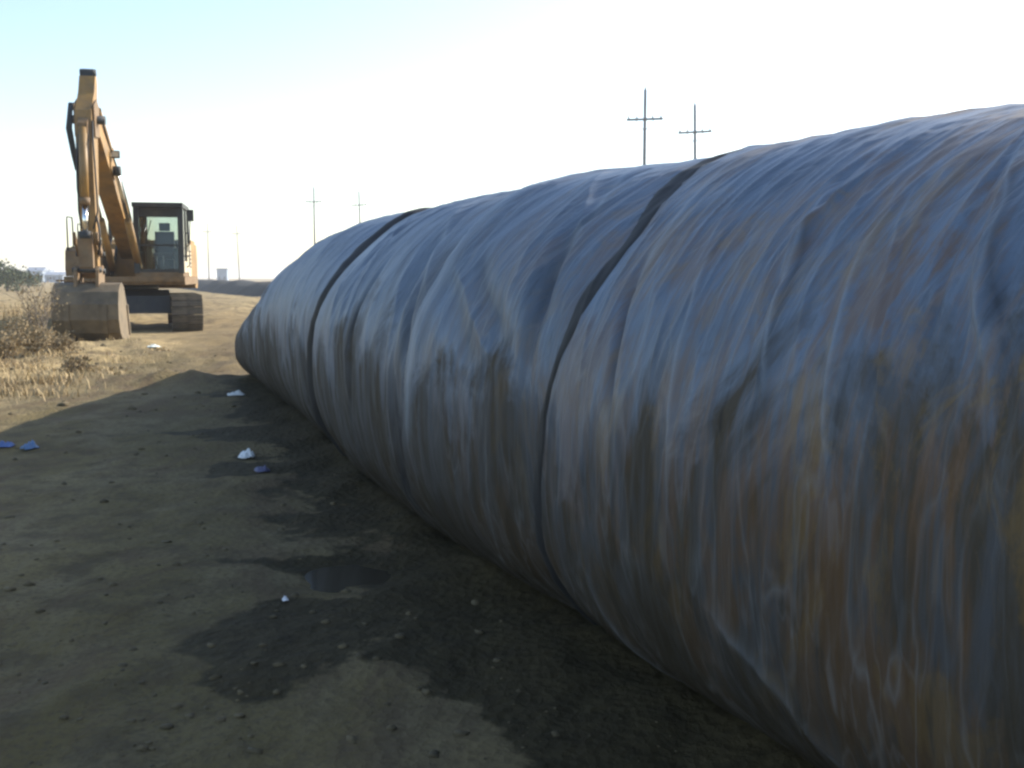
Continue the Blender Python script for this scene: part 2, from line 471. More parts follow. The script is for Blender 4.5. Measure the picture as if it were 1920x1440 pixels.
def sheet(name, s_lo, s_hi, sv, th, lip, parent, mat):
    S0 = s_lo(th)[None, :]; S1 = s_hi(th)[None, :]
    S = S0 + (S1 - S0) * sv[:, None]
    T = np.broadcast_to(th[None, :], S.shape)
    x, z = tube_base(S, T)
    e = 1e-3
    x1, z1 = tube_base(S, T + e); x0, z0 = tube_base(S, T - e)
    tx, tz = (x1 - x0), (z1 - z0)
    ln = np.hypot(tx, tz) + 1e-9
    nx, nz = -tz / ln, tx / ln
    flip = np.where(nx * np.cos(T) > 0, -1, 1)           # near side must point towards -PX
    nx, nz = nx * flip, nz * flip
    nz = np.where((np.sin(T) > .2) & (nz < 0), -nz, nz)
    d = relief(S, T)
    d = d * sstep(13.9, 12.6, S) if S.max() > 12 else d
    zf = sstep(-.02, .22, z)
    d = d * (.35 + .65 * zf)
    if lip:                                              # the free edge rides over the next sheet
        q = np.clip(S1 - S, 0, None)
        d = d + .022 * np.exp(-(q / .10) ** 1.5) * (1 + .25 * noise(T * 6, T * 0, 12))
        d = d + .007 * sstep(.05, .0, q) * noise(T * 9, q * 0, 13)
        d = d - .05 * sstep(.010, .0, q)                 # turned-in hem
    V = place(x + nx * d, S, z + nz * d)
    su = np.stack([S, T * 1.08, z], -1)
    uu = T * 1.08
    fold_light = np.zeros_like(S); soil_and_crease_shade = np.zeros_like(S)
    for a_, b_, w_, k_ in FOLD_LIGHT: fold_light = np.maximum(fold_light, seg_fold(S, uu, a_, b_, w_, k_, 1.0, .12))
    for a_, b_, w_, k_ in CREASE_SHADE: soil_and_crease_shade = np.maximum(soil_and_crease_shade, seg_fold(S, uu, a_, b_, w_, k_, 1.0, .15))
    return npmesh(name, V.reshape(-1, 3), gridfaces(*S.shape), mat, parent, True, {'su': su.reshape(-1, 3), 'fold_light': fold_light.ravel(), 'soil_and_crease_shade': soil_and_crease_shade.ravel()})

M = NM('wrapping_sheet')
su = M.attr('su')
sep = M.n('ShaderNodeSeparateXYZ'); M.l(su, sep.inputs[0])
U_, Zz = sep.outputs[1], sep.outputs[2]
flow = M.mapv(su, (1, .16, 0))
streak = M.noise(flow, 9, 7, .68, .4)
streak2 = M.noise(M.mapv(su, (1, .10, 0)), 26, 5, .7, .2)
blot = M.noise(M.mapv(su, (1, .6, 0)), 1.9, 7, .66, .5)
spec = M.noise(su, 60, 4, .7)
c = M.ramp(streak, [(.30, (.060, .082, .120)), (.50, (.098, .133, .190)), (.70, (.140, .184, .252))])
# dried mud runs, heavier low down and on the nearest sheet
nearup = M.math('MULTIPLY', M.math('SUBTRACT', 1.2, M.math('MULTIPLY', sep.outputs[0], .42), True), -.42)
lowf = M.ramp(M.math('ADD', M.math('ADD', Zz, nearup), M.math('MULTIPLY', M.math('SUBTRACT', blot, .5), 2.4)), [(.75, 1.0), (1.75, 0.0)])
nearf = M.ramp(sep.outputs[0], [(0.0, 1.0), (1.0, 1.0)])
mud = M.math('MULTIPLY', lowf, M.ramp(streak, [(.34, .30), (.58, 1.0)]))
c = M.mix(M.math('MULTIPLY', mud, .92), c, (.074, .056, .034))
rust = M.ramp(M.math('ADD', M.math('MULTIPLY', blot, .65), M.math('MULTIPLY', streak2, .45)), [(.535, 0.0), (.62, 1.0)])
nearm = M.math('SUBTRACT', 1.15, M.math('MULTIPLY', sep.outputs[0], .22), True)
c = M.mix(M.math('MULTIPLY', rust, M.math('MULTIPLY', nearm, .9)), c, (.150, .082, .038))
ochre = M.ramp(M.noise(M.mapv(su, (1, .5, 0)), 4.6, 8, .72, .8), [(.54, 0.0), (.62, 1.0)])
c = M.mix(M.math('MULTIPLY', ochre, M.math('MULTIPLY', nearm, .7)), c, (.20, .130, .055))
c = M.mix(M.ramp(streak2, [(.58, 0.0), (.74, .25)]), c, (.18, .19, .20))
c = M.mix(M.ramp(streak2, [(.30, .5), (.42, 0.0)]), c, (.022, .024, .028))
c = M.mix(M.ramp(spec, [(.66, 0.0), (.76, .35)]), c, (.22, .20, .17))
low_shade = M.ramp(M.math('ADD', Zz, M.math('MULTIPLY', M.math('SUBTRACT', blot, .5), .7)), [(.20, .9), (1.0, 0.0)])  # underside shade painted into the sheet colour, browned like damp mud
c = M.mix(low_shade, c, (.034, .027, .018))
c = M.mix(M.math('MULTIPLY', M.attr('soil_and_crease_shade', 'Fac'), M.ramp(streak2, [(.3, 1.0), (.7, .45)])), c, (.020, .023, .030))  # painted crease shade
c = M.mix(M.math('MULTIPLY', M.attr('fold_light', 'Fac'), M.ramp(streak2, [(.3, .45), (.6, .85)])), c, (.30, .34, .39))  # painted highlight on the fold ridges
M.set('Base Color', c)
M.set('Roughness', M.math('ADD', M.ramp(blot, [(.3, .40), (.7, .56)]), M.math('MULTIPLY', mud, .34), True))
M.l(M.math('SUBTRACT', .55, M.math('MULTIPLY', mud, .42)), M.b.inputs['Specular IOR Level'])
cr1 = M.ramp(M.math('ABSOLUTE', M.math('SUBTRACT', M.noise(M.mapv(su, (1, .22, 0)), 5.5, 3, .5, .3), .5)), [(0.0, 1.0), (.022, 0.0)])
cr2 = M.ramp(M.math('ABSOLUTE', M.math('SUBTRACT', M.noise(M.mapv(su, (1, .18, 0), (0, 0, .25)), 12, 3, .5, .2), .5)), [(0.0, 1.0), (.03, 0.0)])
crs = M.math('ADD', M.math('MULTIPLY', cr1, .9), M.math('MULTIPLY', cr2, .5))
c = M.mix(M.math('MULTIPLY', crs, M.ramp(blot, [(.4, .05), (.65, .30)])), c, (.24, .25, .26))
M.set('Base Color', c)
hb = M.math('ADD', M.math('MULTIPLY', crs, .38), M.math('MULTIPLY', streak2, .8))
hb = M.math('ADD', hb, M.math('ADD', M.math('MULTIPLY', streak, .7), M.math('MULTIPLY', M.noise(su, 130, 3, .6), .12)))
M.bump(hb, .42, .012)

tube = empty('sheeted_tube', tuple(AX * 4.0 + PX * 2.6))
tag(tube, 'huge long rounded tube wrapped in wrinkled dark grey sheeting, lying on the earth', 'tube')
tp = bpy.data.objects.new('x', None)
th = np.radians(np.concatenate([np.linspace(-72, 104, 430), np.linspace(106, 252, 62)]))
def const(v): return lambda t: np.full(t.shape, float(v))
def span(parts):
    return np.concatenate([np.linspace(a, b, n, endpoint=(k == len(parts) - 1)) for k, (a, b, n) in enumerate(parts)])
def sv_of(lo, hi, parts):
    q = (span(parts) - lo) / (hi - lo)
    return np.clip(q, 0, 1)
parts_ = []
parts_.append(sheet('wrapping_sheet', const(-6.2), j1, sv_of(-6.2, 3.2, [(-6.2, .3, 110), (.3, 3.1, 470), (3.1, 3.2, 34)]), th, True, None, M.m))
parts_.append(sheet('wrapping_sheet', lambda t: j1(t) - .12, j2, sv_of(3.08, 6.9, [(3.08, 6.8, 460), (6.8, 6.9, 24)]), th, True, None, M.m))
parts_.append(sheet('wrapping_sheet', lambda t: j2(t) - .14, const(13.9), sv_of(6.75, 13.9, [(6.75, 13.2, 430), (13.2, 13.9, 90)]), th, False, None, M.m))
# dark lining showing in the two open laps
lin = simple('dark_lining', (.016, .016, .018), .7, 0, .3, 9)
def lining(J, w_of, HUMP, nrow=13, TAPER=lambda t: 1.0):
    S0 = J(th_l)[None, :] - .05
    S = S0 + (w_of(th_l)[None, :] + .05) * np.linspace(0, 1, nrow)[:, None]
    T = np.broadcast_to(th_l[None, :], S.shape)
    x, z = tube_base(S, T); e = 1e-3
    x1, z1 = tube_base(S, T + e); x0, z0 = tube_base(S, T - e)
    ln = np.hypot(x1 - x0, z1 - z0) + 1e-9
    nx, nz = -(z1 - z0) / ln, (x1 - x0) / ln
    fl = np.where(nx * np.cos(T) > 0, -1, 1); nx, nz = nx * fl, nz * fl
    nz = np.where((np.sin(T) > .2) & (nz < 0), -nz, nz)
    q = np.linspace(0, 1, nrow)[:, None]
    d = relief(S, T) * (.35 + .65 * sstep(-.02, .22, z)) + .012 + HUMP * sstep(84, 66, np.degrees(T)) * TAPER(T) * np.sin(np.clip(q * 1.25, 0, 1) * math.pi) ** .7 - .03 * sstep(.8, 1, q)
    return npmesh('lining_strip', place(x + nx * d, S, z + nz * d).reshape(-1, 3), gridfaces(*S.shape), lin, None, True)
th_l = np.radians(np.linspace(-70, 170, 520))
parts_.append(lining(j1, lambda t: .034 + .080 * np.exp(-((np.degrees(t) - 58) / 13) ** 2) + .04 * np.exp(-((np.degrees(t) - 27) / 8) ** 2) + .010 * noise(t * 7, t * 0, 91), .016))
parts_.append(lining(j2, lambda t: .15 + .02 * noise(t * 6, t * 0, 92) + .08 * np.exp(-((np.degrees(t) - 45) / 14) ** 2), .055))
inv = Matrix.Translation(tube.location).inverted()
for o in parts_:
    o.parent = tube
    o.matrix_parent_inverse = inv
parts_[0]['label'] = 'nearest sheet, streaked with rusty mud'
parts_[1]['label'] = 'middle sheet with a long raised fold'
parts_[2]['label'] = 'farthest sheet, sloping down to the end'
bpy.data.objects.remove(tp)

# ------------------------------------------------------------------ solid helpers for the machine and small things
def bm_obj(name, bm, mat, parent=None, smooth=False, bev=0.0):
    if bev:
        es = [e for e in bm.edges if len(e.link_faces) == 2 and e.calc_face_angle(0) > .6]
        bmesh.ops.bevel(bm, geom=es, offset=bev, segments=2, profile=.6, affect='EDGES', clamp_overlap=True)
    bmesh.ops.recalc_face_normals(bm, faces=bm.faces)
    me = bpy.data.meshes.new(name)
    bm.to_mesh(me); bm.free()
    return link(name, me, mat, parent, smooth)

def b_box(bm, x0, x1, y0, y1, z0, z1):
    v = [bm.verts.new((x, y, z)) for x in (x0, x1) for y in (y0, y1) for z in (z0, z1)]
    for f in ((0, 1, 3, 2), (4, 6, 7, 5), (0, 4, 5, 1), (2, 3, 7, 6), (0, 2, 6, 4), (1, 5, 7, 3)):
        bm.faces.new([v[i] for i in f])

def b_prism(bm, prof, y0, y1):
    """profile in x-z, extruded along y"""
    a = [bm.verts.new((x, y0, z)) for x, z in prof]; b = [bm.verts.new((x, y1, z)) for x, z in prof]
    n = len(prof)
    bm.faces.new(a); bm.faces.new(b[::-1])
    for i in range(n): bm.faces.new([a[i], b[i], b[(i + 1) % n], a[(i + 1) % n]])

def b_rod(bm, p, q, r, r2=None, seg=12):
    p, q = Vector(p), Vector(q); r2 = r if r2 is None else r2
    d = (q - p).normalized()
    s = d.orthogonal().normalized(); t = d.cross(s)
    a, b = [], []
    for k in range(seg):
        an = 2 * math.pi * k / seg; o = s * math.cos(an) + t * math.sin(an)
        a.append(bm.verts.new(p + o * r)); b.append(bm.verts.new(q + o * r2))
    bm.faces.new(a[::-1]); bm.faces.new(b)
    for k in range(seg): bm.faces.new([a[k], a[(k + 1) % seg], b[(k + 1) % seg], b[k]])

def b_path(bm, pts, r, seg=6):
    pts = [Vector(q) for q in pts]
    rings = []
    for i, q in enumerate(pts):
        d = (pts[min(i + 1, len(pts) - 1)] - pts[max(i - 1, 0)]).normalized()
        s = d.orthogonal().normalized() if i == 0 else (rings_s - d * rings_s.dot(d)).normalized()
        rings_s = s
        t = d.cross(s)
        rings.append([bm.verts.new(q + (s * math.cos(2 * math.pi * k / seg) + t * math.sin(2 * math.pi * k / seg)) * r) for k in range(seg)])
    for a, b in zip(rings, rings[1:]):
        for k in range(seg): bm.faces.new([a[k], a[(k + 1) % seg], b[(k + 1) % seg], b[k]])
    bm.faces.new(rings[0][::-1]); bm.faces.new(rings[-1])

def box(name, parent, mat, x0, x1, y0, y1, z0, z1, bev=.012):
    bm = bmesh.new(); b_box(bm, x0, x1, y0, y1, z0, z1); return bm_obj(name, bm, mat, parent, False, bev)
def prism(name, parent, mat, prof, y0, y1, bev=.012):
    bm = bmesh.new(); b_prism(bm, prof, y0, y1); return bm_obj(name, bm, mat, parent, False, bev)
def rod(name, parent, mat, p, q, r, r2=None, seg=14):
    bm = bmesh.new(); b_rod(bm, p, q, r, r2, seg); o = bm_obj(name, bm, mat, parent, False, 0)
    for f in o.data.polygons: f.use_smooth = len(f.vertices) == 4
    return o
def hose(name, parent, mat, pts, r, seg=6):
    bm = bmesh.new(); b_path(bm, pts, r, seg); return bm_obj(name, bm, mat, parent, True)

# ------------------------------------------------------------------ materials of the machine
paint = simple('dusty_yellow_paint', (.30, .155, .028), .55, 0, .5, 2.6, .08, (.20, .14, .075), .5)
paint_d = simple('soiled_ochre_paint', (.16, .085, .030), .75, 0, .5, 5.0, .05, (.20, .15, .095), .5)
black = simple('black_paint', (.012, .014, .016), .5, 0, .3, 6.0, 0, (.05, .045, .035), .0)
steel = simple('worn_bucket_steel', (.080, .064, .044), .7, .15, .45, 4.0, .2, (.24, .18, .11), .55)
trackst = simple('muddy_track_steel', (.070, .058, .046), .75, .2, .4, 7.0, .2, (.20, .155, .105), .5)
chrome = simple('chrome_rod', (.70, .70, .70), .18, 1.0, .05, 20)
rubber = simple('black_rubber', (.015, .015, .016), .6, 0, .2, 12)
cream = simple('pale_hood_paint', (.58, .50, .36), .5, 0, .12, 4, 0, (.42, .34, .23), .2)
seatm = simple('dark_seat_cloth', (.022, .022, .025), .85, 0, .2, 20)
interior = simple('grey_green_cab_lining', (.11, .12, .105), .7, 0, .2, 8)
lampm = simple('lamp_lens', (.55, .53, .45), .15, 0, .05, 10)

gl = bpy.data.materials.new('cab_glass'); gl.use_nodes = True
t_ = gl.node_tree; t_.nodes.clear()
o_ = t_.nodes.new('ShaderNodeOutputMaterial'); mx = t_.nodes.new('ShaderNodeMixShader'); tr = t_.nodes.new('ShaderNodeBsdfTransparent'); gs = t_.nodes.new('ShaderNodeBsdfGlossy'); fr = t_.nodes.new('ShaderNodeFresnel')
tr.inputs[0].default_value = (.80, .84, .82, 1); gs.inputs['Roughness'].default_value = .05; fr.inputs[0].default_value = 1.5
t_.links.new(fr.outputs[0], mx.inputs[0]); t_.links.new(tr.outputs[0], mx.inputs[1]); t_.links.new(gs.outputs[0], mx.inputs[2]); t_.links.new(mx.outputs[0], o_.inputs[0])

# ------------------------------------------------------------------ excavator: x forward, y to its left, z up
ex = empty('excavator', (-9.66, 25.94, 0.0), math.atan2(-.975, .22))
tag(ex, 'yellow crawler excavator with raised boom and grey bucket resting on the ground', 'excavator')

# undercarriage
uc = prism('undercarriage_frame', ex, black, [(-1.3, .42), (1.3, .42), (1.15, .85), (.6, .98), (-.6, .98), (-1.15, .85)], -.86, .86, .03)
uc.rotation_euler = (0, 0, R(7.4))
rod('slew_ring', ex, black, (0, 0, .985), (0, 0, 1.10), .62, None, 28)
shoe_me = None
TL, TR_, SW = 1.72, .40, .71          # half straight length, end radius, shoe width
def track(yc):
    fr_ = prism('track', ex, trackst, [(-1.75, .30), (1.75, .30), (1.85, .45), (1.7, .62), (-1.7, .62), (-1.85, .45)], yc - .15, yc + .15, .02)
    for xx in (-TL, TL):
        rod('sprocket' if xx < 0 else 'idler_wheel', fr_, trackst, (xx, yc - .12, .44), (xx, yc + .12, .44), .335, None, 22)
    for k in range(7):
        xx = -1.35 + k * .45
        rod('roller', fr_, trackst, (xx, yc - .17, .185), (xx, yc + .17, .185), .10, None, 14)
    return fr_
def shoe_mesh():
    bm = bmesh.new()
    b_box(bm, -.088, .088, -SW / 2, SW / 2, -.012, .012)
    b_box(bm, -.080, -.062, -SW / 2, SW / 2, .0125, .040)
    b_box(bm, .004, .020, -SW / 2, SW / 2, .0125, .034)
    b_box(bm, .066, .080, -SW / 2, SW / 2, .0125, .030)
    b_box(bm, -.07, .07, -.14, -.06, -.075, -.0125)
    b_box(bm, -.07, .07, .06, .14, -.075, -.0125)
    bmesh.ops.recalc_face_normals(bm, faces=bm.faces)
    me = bpy.data.meshes.new('track_shoe'); bm.to_mesh(me); bm.free(); me.materials.append(trackst)
    return me
shoe_me = shoe_mesh()
per = 4 * TL + 2 * math.pi * TR_
NS = int(per / .187)
for yc in (1.22, -1.22):
    tk = track(yc)
    tk.rotation_euler = (0, 0, R(7.4))
    for k in range(NS):
        t = k * per / NS
        if t < 2 * TL: x, z, an = -TL + t, .44 - TR_, math.pi
        elif t < 2 * TL + math.pi * TR_:
            a = (t - 2 * TL) / TR_; x, z, an = TL + TR_ * math.sin(a), .44 - TR_ * math.cos(a), math.pi - a
        elif t < 4 * TL + math.pi * TR_: x, z, an = TL - (t - 2 * TL - math.pi * TR_), .44 + TR_, 0
        else:
            a = (t - 4 * TL - math.pi * TR_) / TR_; x, z, an = -TL - TR_ * math.sin(a), .44 + TR_ * math.cos(a), -a
        o = bpy.data.objects.new('track_shoe', shoe_me); col.objects.link(o); o.parent = tk
        o.location = (x, yc, z); o.rotation_euler = (0, an, 0)

# upper deck and bodywork
dk = prism('upper_deck', ex, paint_d, [(-2.5, 1.12), (1.35, 1.12), (1.42, 1.20), (1.42, 1.32), (-2.5, 1.32)], -1.36, 1.40, .02)
prism('counterweight', ex, paint, [(-2.85, 1.0), (-2.1, 1.0), (-2.1, 2.2), (-2.75, 2.2), (-2.95, 1.9), (-2.98, 1.25)], -1.34, 1.36, .06)
hd = prism('engine_hood', ex, paint, [(-2.095, 1.325), (-.75, 1.325), (-.75, 2.16), (-.95, 2.28), (-2.095, 2.28)], -1.32, 1.37, .04)
rod('exhaust_pipe', hd, black, (-1.4, -.7, 2.27), (-1.4, -.7, 2.75), .055)
dr_ = box('side_door', ex, cream, -.72, .05, 1.02, 1.385, 1.325, 2.15, .03)
for k in range(5): box('vent_slat', dr_, black, -.62, -.08, 1.388, 1.396, 1.55 + k * .1, 1.59 + k * .1, 0)
tb = prism('tool_box', ex, paint_d, [(-.7, 1.325), (1.25, 1.325), (1.30, 1.5), (1.22, 1.92), (1.05, 2.02), (-.7, 2.02)], -1.34, -.50, .03)
box('lid', tb, black, -.4, .95, -1.25, -.6, 2.022, 2.045, .006)
box('step_plate', ex, paint_d, .95, 1.62, -1.50, -.72, 1.20, 1.245, .008)
hr = hose('handrail', ex, black, [(1.18, -1.28, 1.95), (1.18, -1.28, 2.66), (1.14, -1.28, 2.74), (.55, -1.28, 2.76), (.5, -1.28, 2.66), (.5, -1.28, 2.0)], .018)
hose('handrail', ex, black, [(1.14, -1.05, 2.0), (1.14, -1.05, 2.52), (1.1, -1.05, 2.58), (.7, -1.05, 2.58), (.66, -1.05, 2.0)], .016)
for y in (-.62, -.36): rod('hydraulic_pipe', ex, black, (.9, y, 1.33), (.3, y * .7, 2.25), .035)

# cab
CX0, CX1, CY0, CY1, CZ0, CZ1 = -.36, 1.36, .235, 1.385, 1.40, 3.10
cb = box('cab', ex, paint_d, CX0 + .02, CX1 - .01, CY0 + .02, CY1 - .02, 1.325, CZ0 + .02, .02)
box('roof', cb, black, CX0 - .02, CX1 + .03, CY0 - .01, CY1 + .01, CZ1 - .11, CZ1, .035)
pw = .125
for (x, y, x2) in ((CX1 - .10, CY0, CX1 - .2), (CX1 - .10, CY1 - pw, CX1 - .2), (CX0, CY0, CX0), (CX0, CY1 - pw, CX0)):
    bm = bmesh.new()
    b_prism(bm, [(x, CZ0), (x + pw, CZ0), (x2 + pw, CZ1 - .112), (x2, CZ1 - .112)], y, y + pw)
    bm_obj('pillar', bm, black, cb, False, .012)
box('door_pillar', cb, black, .42, .50, CY1 - .07, CY1 - .003, CZ0 + .021, CZ1 - .112, .008)
box('window_header', cb, black, CX1 - .235, CX1 - .12, CY0 + pw + .002, CY1 - pw - .002, CZ1 - .34, CZ1 - .113, .01)
box('window_sill', cb, black, CX1 - .11, CX1 - .02, CY0 + pw + .002, CY1 - pw - .002, CZ0 + .021, CZ0 + .10, .01)
box('window_bar', cb, black, CX1 - .145, CX1 - .105, CY0 + pw + .002, CY1 - pw - .002, CZ0 + .66, CZ0 + .70, .006)
def pane(name, v):
    o = pydata(name, v, [[0, 1, 2, 3]], gl, cb)
    md = o.modifiers.new('thick', 'SOLIDIFY'); md.thickness = .006
    return o
pane('front_window', [(CX1 - .075, CY0 + pw, CZ0 + .10), (CX1 - .075, CY1 - pw, CZ0 + .10), (CX1 - .165, CY1 - pw, CZ1 - .34), (CX1 - .165, CY0 + pw, CZ1 - .34)])
pane('side_window', [(CX0 + pw, CY1 - .03, CZ0 + .55), (.42, CY1 - .03, CZ0 + .55), (.42, CY1 - .03, CZ1 - .12), (CX0 + pw, CY1 - .03, CZ1 - .12)])
pane('side_window', [(.50, CY1 - .03, CZ0 + .3), (CX1 - .11, CY1 - .03, CZ0 + .3), (CX1 - .18, CY1 - .03, CZ1 - .12), (.50, CY1 - .03, CZ1 - .12)])
pane('side_window', [(CX0 + pw, CY0 + .03, CZ0 + .55), (CX1 - .12, CY0 + .03, CZ0 + .55), (CX1 - .18, CY0 + .03, CZ1 - .12), (CX0 + pw, CY0 + .03, CZ1 - .12)])
pane('rear_window', [(CX0 + .04, CY0 + pw, CZ0 + .85), (CX0 + .04, CY1 - pw, CZ0 + .85), (CX0 + .04, CY1 - pw, CZ1 - .12), (CX0 + .04, CY0 + pw, CZ1 - .12)])
box('rear_panel', cb, interior, CX0 + .02, CX0 + .07, CY0 + pw + .002, CY1 - pw - .002, CZ0 + .021, CZ0 + .84, .01)
dp = box('door_panel', cb, cream, CX0 + .088, .418, CY1 - .05, CY1 + .004, CZ0 + .021, CZ0 + .545, .015)
box('door_handle', dp, black, .25, .38, CY1 + .006, CY1 + .03, CZ0 + .42, CZ0 + .455, .006)
box('door_panel', cb, cream, .503, CX1 - .115, CY1 - .05, CY1 + .004, CZ0 + .021, CZ0 + .295, .015)
box('side_panel', cb, interior, CX0 + .09, CX1 - .125, CY0 + .015, CY0 + .06, CZ0 + .021, CZ0 + .545, .01)
st_ = prism('seat', cb, seatm, [(.02, CZ0 + .35), (.52, CZ0 + .38), (.54, CZ0 + .5), (.14, CZ0 + .52), (.02, CZ0 + 1.06), (-.12, CZ0 + 1.06), (-.10, CZ0 + .5)], .58, 1.04, .04)
box('headrest', st_, seatm, -.13, -.03, .68, .94, CZ0 + 1.08, CZ0 + 1.28, .03)
for y in (.44, 1.10):
    box('console', cb, interior, .05, .62, y, y + .13, CZ0 + .021, CZ0 + .62, .02)
    rod('control_lever', cb, rubber, (.55, y + .065, CZ0 + .60), (.62, y + .065, CZ0 + .84), .02)
for y in (.70, .86):
    rod('pedal', cb, rubber, (.98, y, CZ0 + .021), (.90, y, CZ0 + .42), .018)
rod('wiper', cb, rubber, (CX1 - .055, .50, CZ0 + .74), (CX1 - .12, .64, CZ0 + 1.28), .010, None, 6)
mr = hose('mirror_arm', ex, black, [(1.28, 1.40, 2.0), (1.30, 1.52, 2.1), (1.30, 1.56, 2.72)], .014)
box('mirror', mr, black, 1.28, 1.33, 1.50, 1.64, 2.66, 2.94, .015)
hose('handrail', ex, black, [(.8, 1.40, 1.55), (.8, 1.47, 1.6), (.8, 1.47, 2.35), (.8, 1.40, 2.4)], .014)

# boom: cranked box girder
BF = (.30, 1.95)                      # foot pin
BT = (5.45, 4.42)                     # tip pin
boom_prof = [(.12, 1.86), (.30, 1.76), (.50, 1.78), (1.6, 2.26), (2.55, 2.74), (3.3, 3.12), (5.25, 4.16), (5.52, 4.26), (5.62, 4.44), (5.50, 4.58),
             (5.25, 4.56), (3.9, 4.06), (2.9, 3.62), (2.2, 3.26), (1.1, 2.62), (.14, 2.10)]
bo = prism('boom', ex, paint, boom_prof, -.19, .19, .02)
for s in (-1, 1):
    prism('boss_plate', bo, paint, [(3.55, 3.42), (3.85, 3.42), (4.15, 3.62), (4.1, 3.86), (3.6, 3.74)], s * .205 - .012, s * .205 + .012, .006)
    cy = rod('boom_cylinder', ex, paint, (1.05, s * .31, 1.50), (2.55, s * .29, 2.60), .085, None, 16)
    rod('rod', cy, chrome, (2.55, s * .29, 2.60), (3.84, s * .28, 3.54), .046)
    rod('rod_eye', cy, black, (3.88, s * .225, 3.58), (3.88, s * .37, 3.58), .105, None, 16)
bl = box('work_light', bo, black, 3.95, 4.08, .22, .38, 3.84, 3.99, .02)
pydata('lens', [(4.085, .235, 3.86), (4.085, .365, 3.86), (4.085, .365, 3.97), (4.085, .235, 3.97)], [[0, 1, 2, 3]], lampm, bl)
rod('tip_pin', bo, black, (BT[0], -.30, BT[1]), (BT[0], .34, BT[1]), .085, None, 16)
# arm cylinder lying on the boom
br = prism('cylinder_bracket', bo, paint, [(2.7, 3.48), (3.2, 3.70), (3.08, 4.12), (2.95, 4.18), (2.82, 4.1)], -.10, .10, .01)
ac = rod('arm_cylinder', ex, paint, (2.95, 0, 4.10), (4.30, 0, 4.78), .095, None, 16)
rod('rod', ac, chrome, (4.30, 0, 4.78), (5.12, 0, 5.20), .05)
# hoses looping over the boom tip
for k, y in enumerate((-.215, -.25, -.28)):
    hose('hydraulic_hose', ex, rubber, [(4.4, y * .8, 4.30), (4.95, y, 4.52 + .05 * k), (5.5, y * 1.1, 4.72), (5.74, y * 1.1, 4.55 - .1 * k), (5.78, y * 1.15, 4.2), (5.74, y * .9, 3.7), (5.72, y * .7, 3.4)], .026)
hose('hydraulic_hose', ex, rubber, [(.9, .20, 2.42), (1.9, .20, 3.05), (2.9, .20, 3.58), (4.2, .20, 4.10), (5.1, .22, 4.48)], .02)

# arm (stick): tail above the pin, long taper down to the bucket
BP = (5.74, 1.42)                     # bucket pin
arm_prof = [(5.04, 5.18), (5.10, 5.33), (5.26, 5.31), (5.46, 4.95), (5.86, 4.55), (5.92, 4.0), (5.86, 2.0), (5.86, 1.36), (5.74, 1.28), (5.62, 1.36), (5.50, 2.2), (5.26, 4.0), (5.18, 4.5), (5.14, 4.8)]
ar = prism('arm', ex, paint, arm_prof, -.15, .15, .018)
for s in (-1, 1):
    prism('boss_plate', ar, paint_d, [(5.25, 4.1), (5.75, 4.05), (5.80, 4.65), (5.45, 4.82), (5.2, 4.7)], s * .18 - .012, s * .18 + .012, .005)
rod('tail_pin', ar, black, (5.14, -.15, 5.39), (5.14, .15, 5.39), .075, None, 14)
prism('tail_fork', ar, black, [(5.04, 5.30), (5.24, 5.31), (5.22, 5.43), (5.14, 5.47), (5.06, 5.43)], -.11, .11, .01)
# bucket cylinder down the face of the arm
b1 = prism('cylinder_bracket', ar, paint_d, [(5.88, 4.40), (6.02, 4.28), (6.02, 4.10), (5.90, 4.0)], -.09, .09, .008)
bc = rod('bucket_cylinder', ex, paint, (5.99, 0, 4.2), (6.10, 0, 2.78), .082, None, 16)
rod('collar', bc, paint_d, (6.095, 0, 2.84), (6.105, 0, 2.70), .10, None, 16)
rod('rod', bc, chrome, (6.105, 0, 2.70), (6.16, 0, 2.16), .05)
rod('rod_eye', bc, black, (6.165, -.10, 2.10), (6.165, .10, 2.10), .10, None, 16)
hose('hydraulic_hose', ex, rubber, [(5.93, -.12, 3.9), (6.02, -.13, 3.5), (6.10, -.12, 3.0), (6.12, -.1, 2.82)], .02)
for y0, y1 in ((.10, .13), (-.05, -.09), (.05, .02)):
    hose('hydraulic_hose', ex, rubber, [(5.86, y0 * 1.6, 4.35), (5.99, y0 * 1.8, 3.95), (5.96, y1 * 1.5, 3.3), (5.95, y1 * 1.6, 2.6), (6.02, y1, 2.25)], .017)
hose('hydraulic_hose', ex, rubber, [(5.9, .17, 2.5), (6.08, .24, 2.25), (6.10, .25, 1.95), (5.98, .19, 1.75)], .022)
# bucket linkage
for s in (-1, 1):
    lk = prism('link_arm', ex, paint_d, [(5.66, 1.78), (5.76, 1.70), (6.22, 2.04), (6.24, 2.16), (6.14, 2.18)], s * .21 - .022, s * .21 + .022, .01)
    rod('link_pin', lk, black, (5.72, s * .165, 1.76), (5.72, s * .27, 1.76), .05)
lb = prism('bucket_link', ex, paint_d, [(6.10, 2.10), (6.17, 2.19), (6.25, 2.12), (6.24, 1.5), (6.16, 1.38), (6.07, 1.46)], -.13, .13, .012)

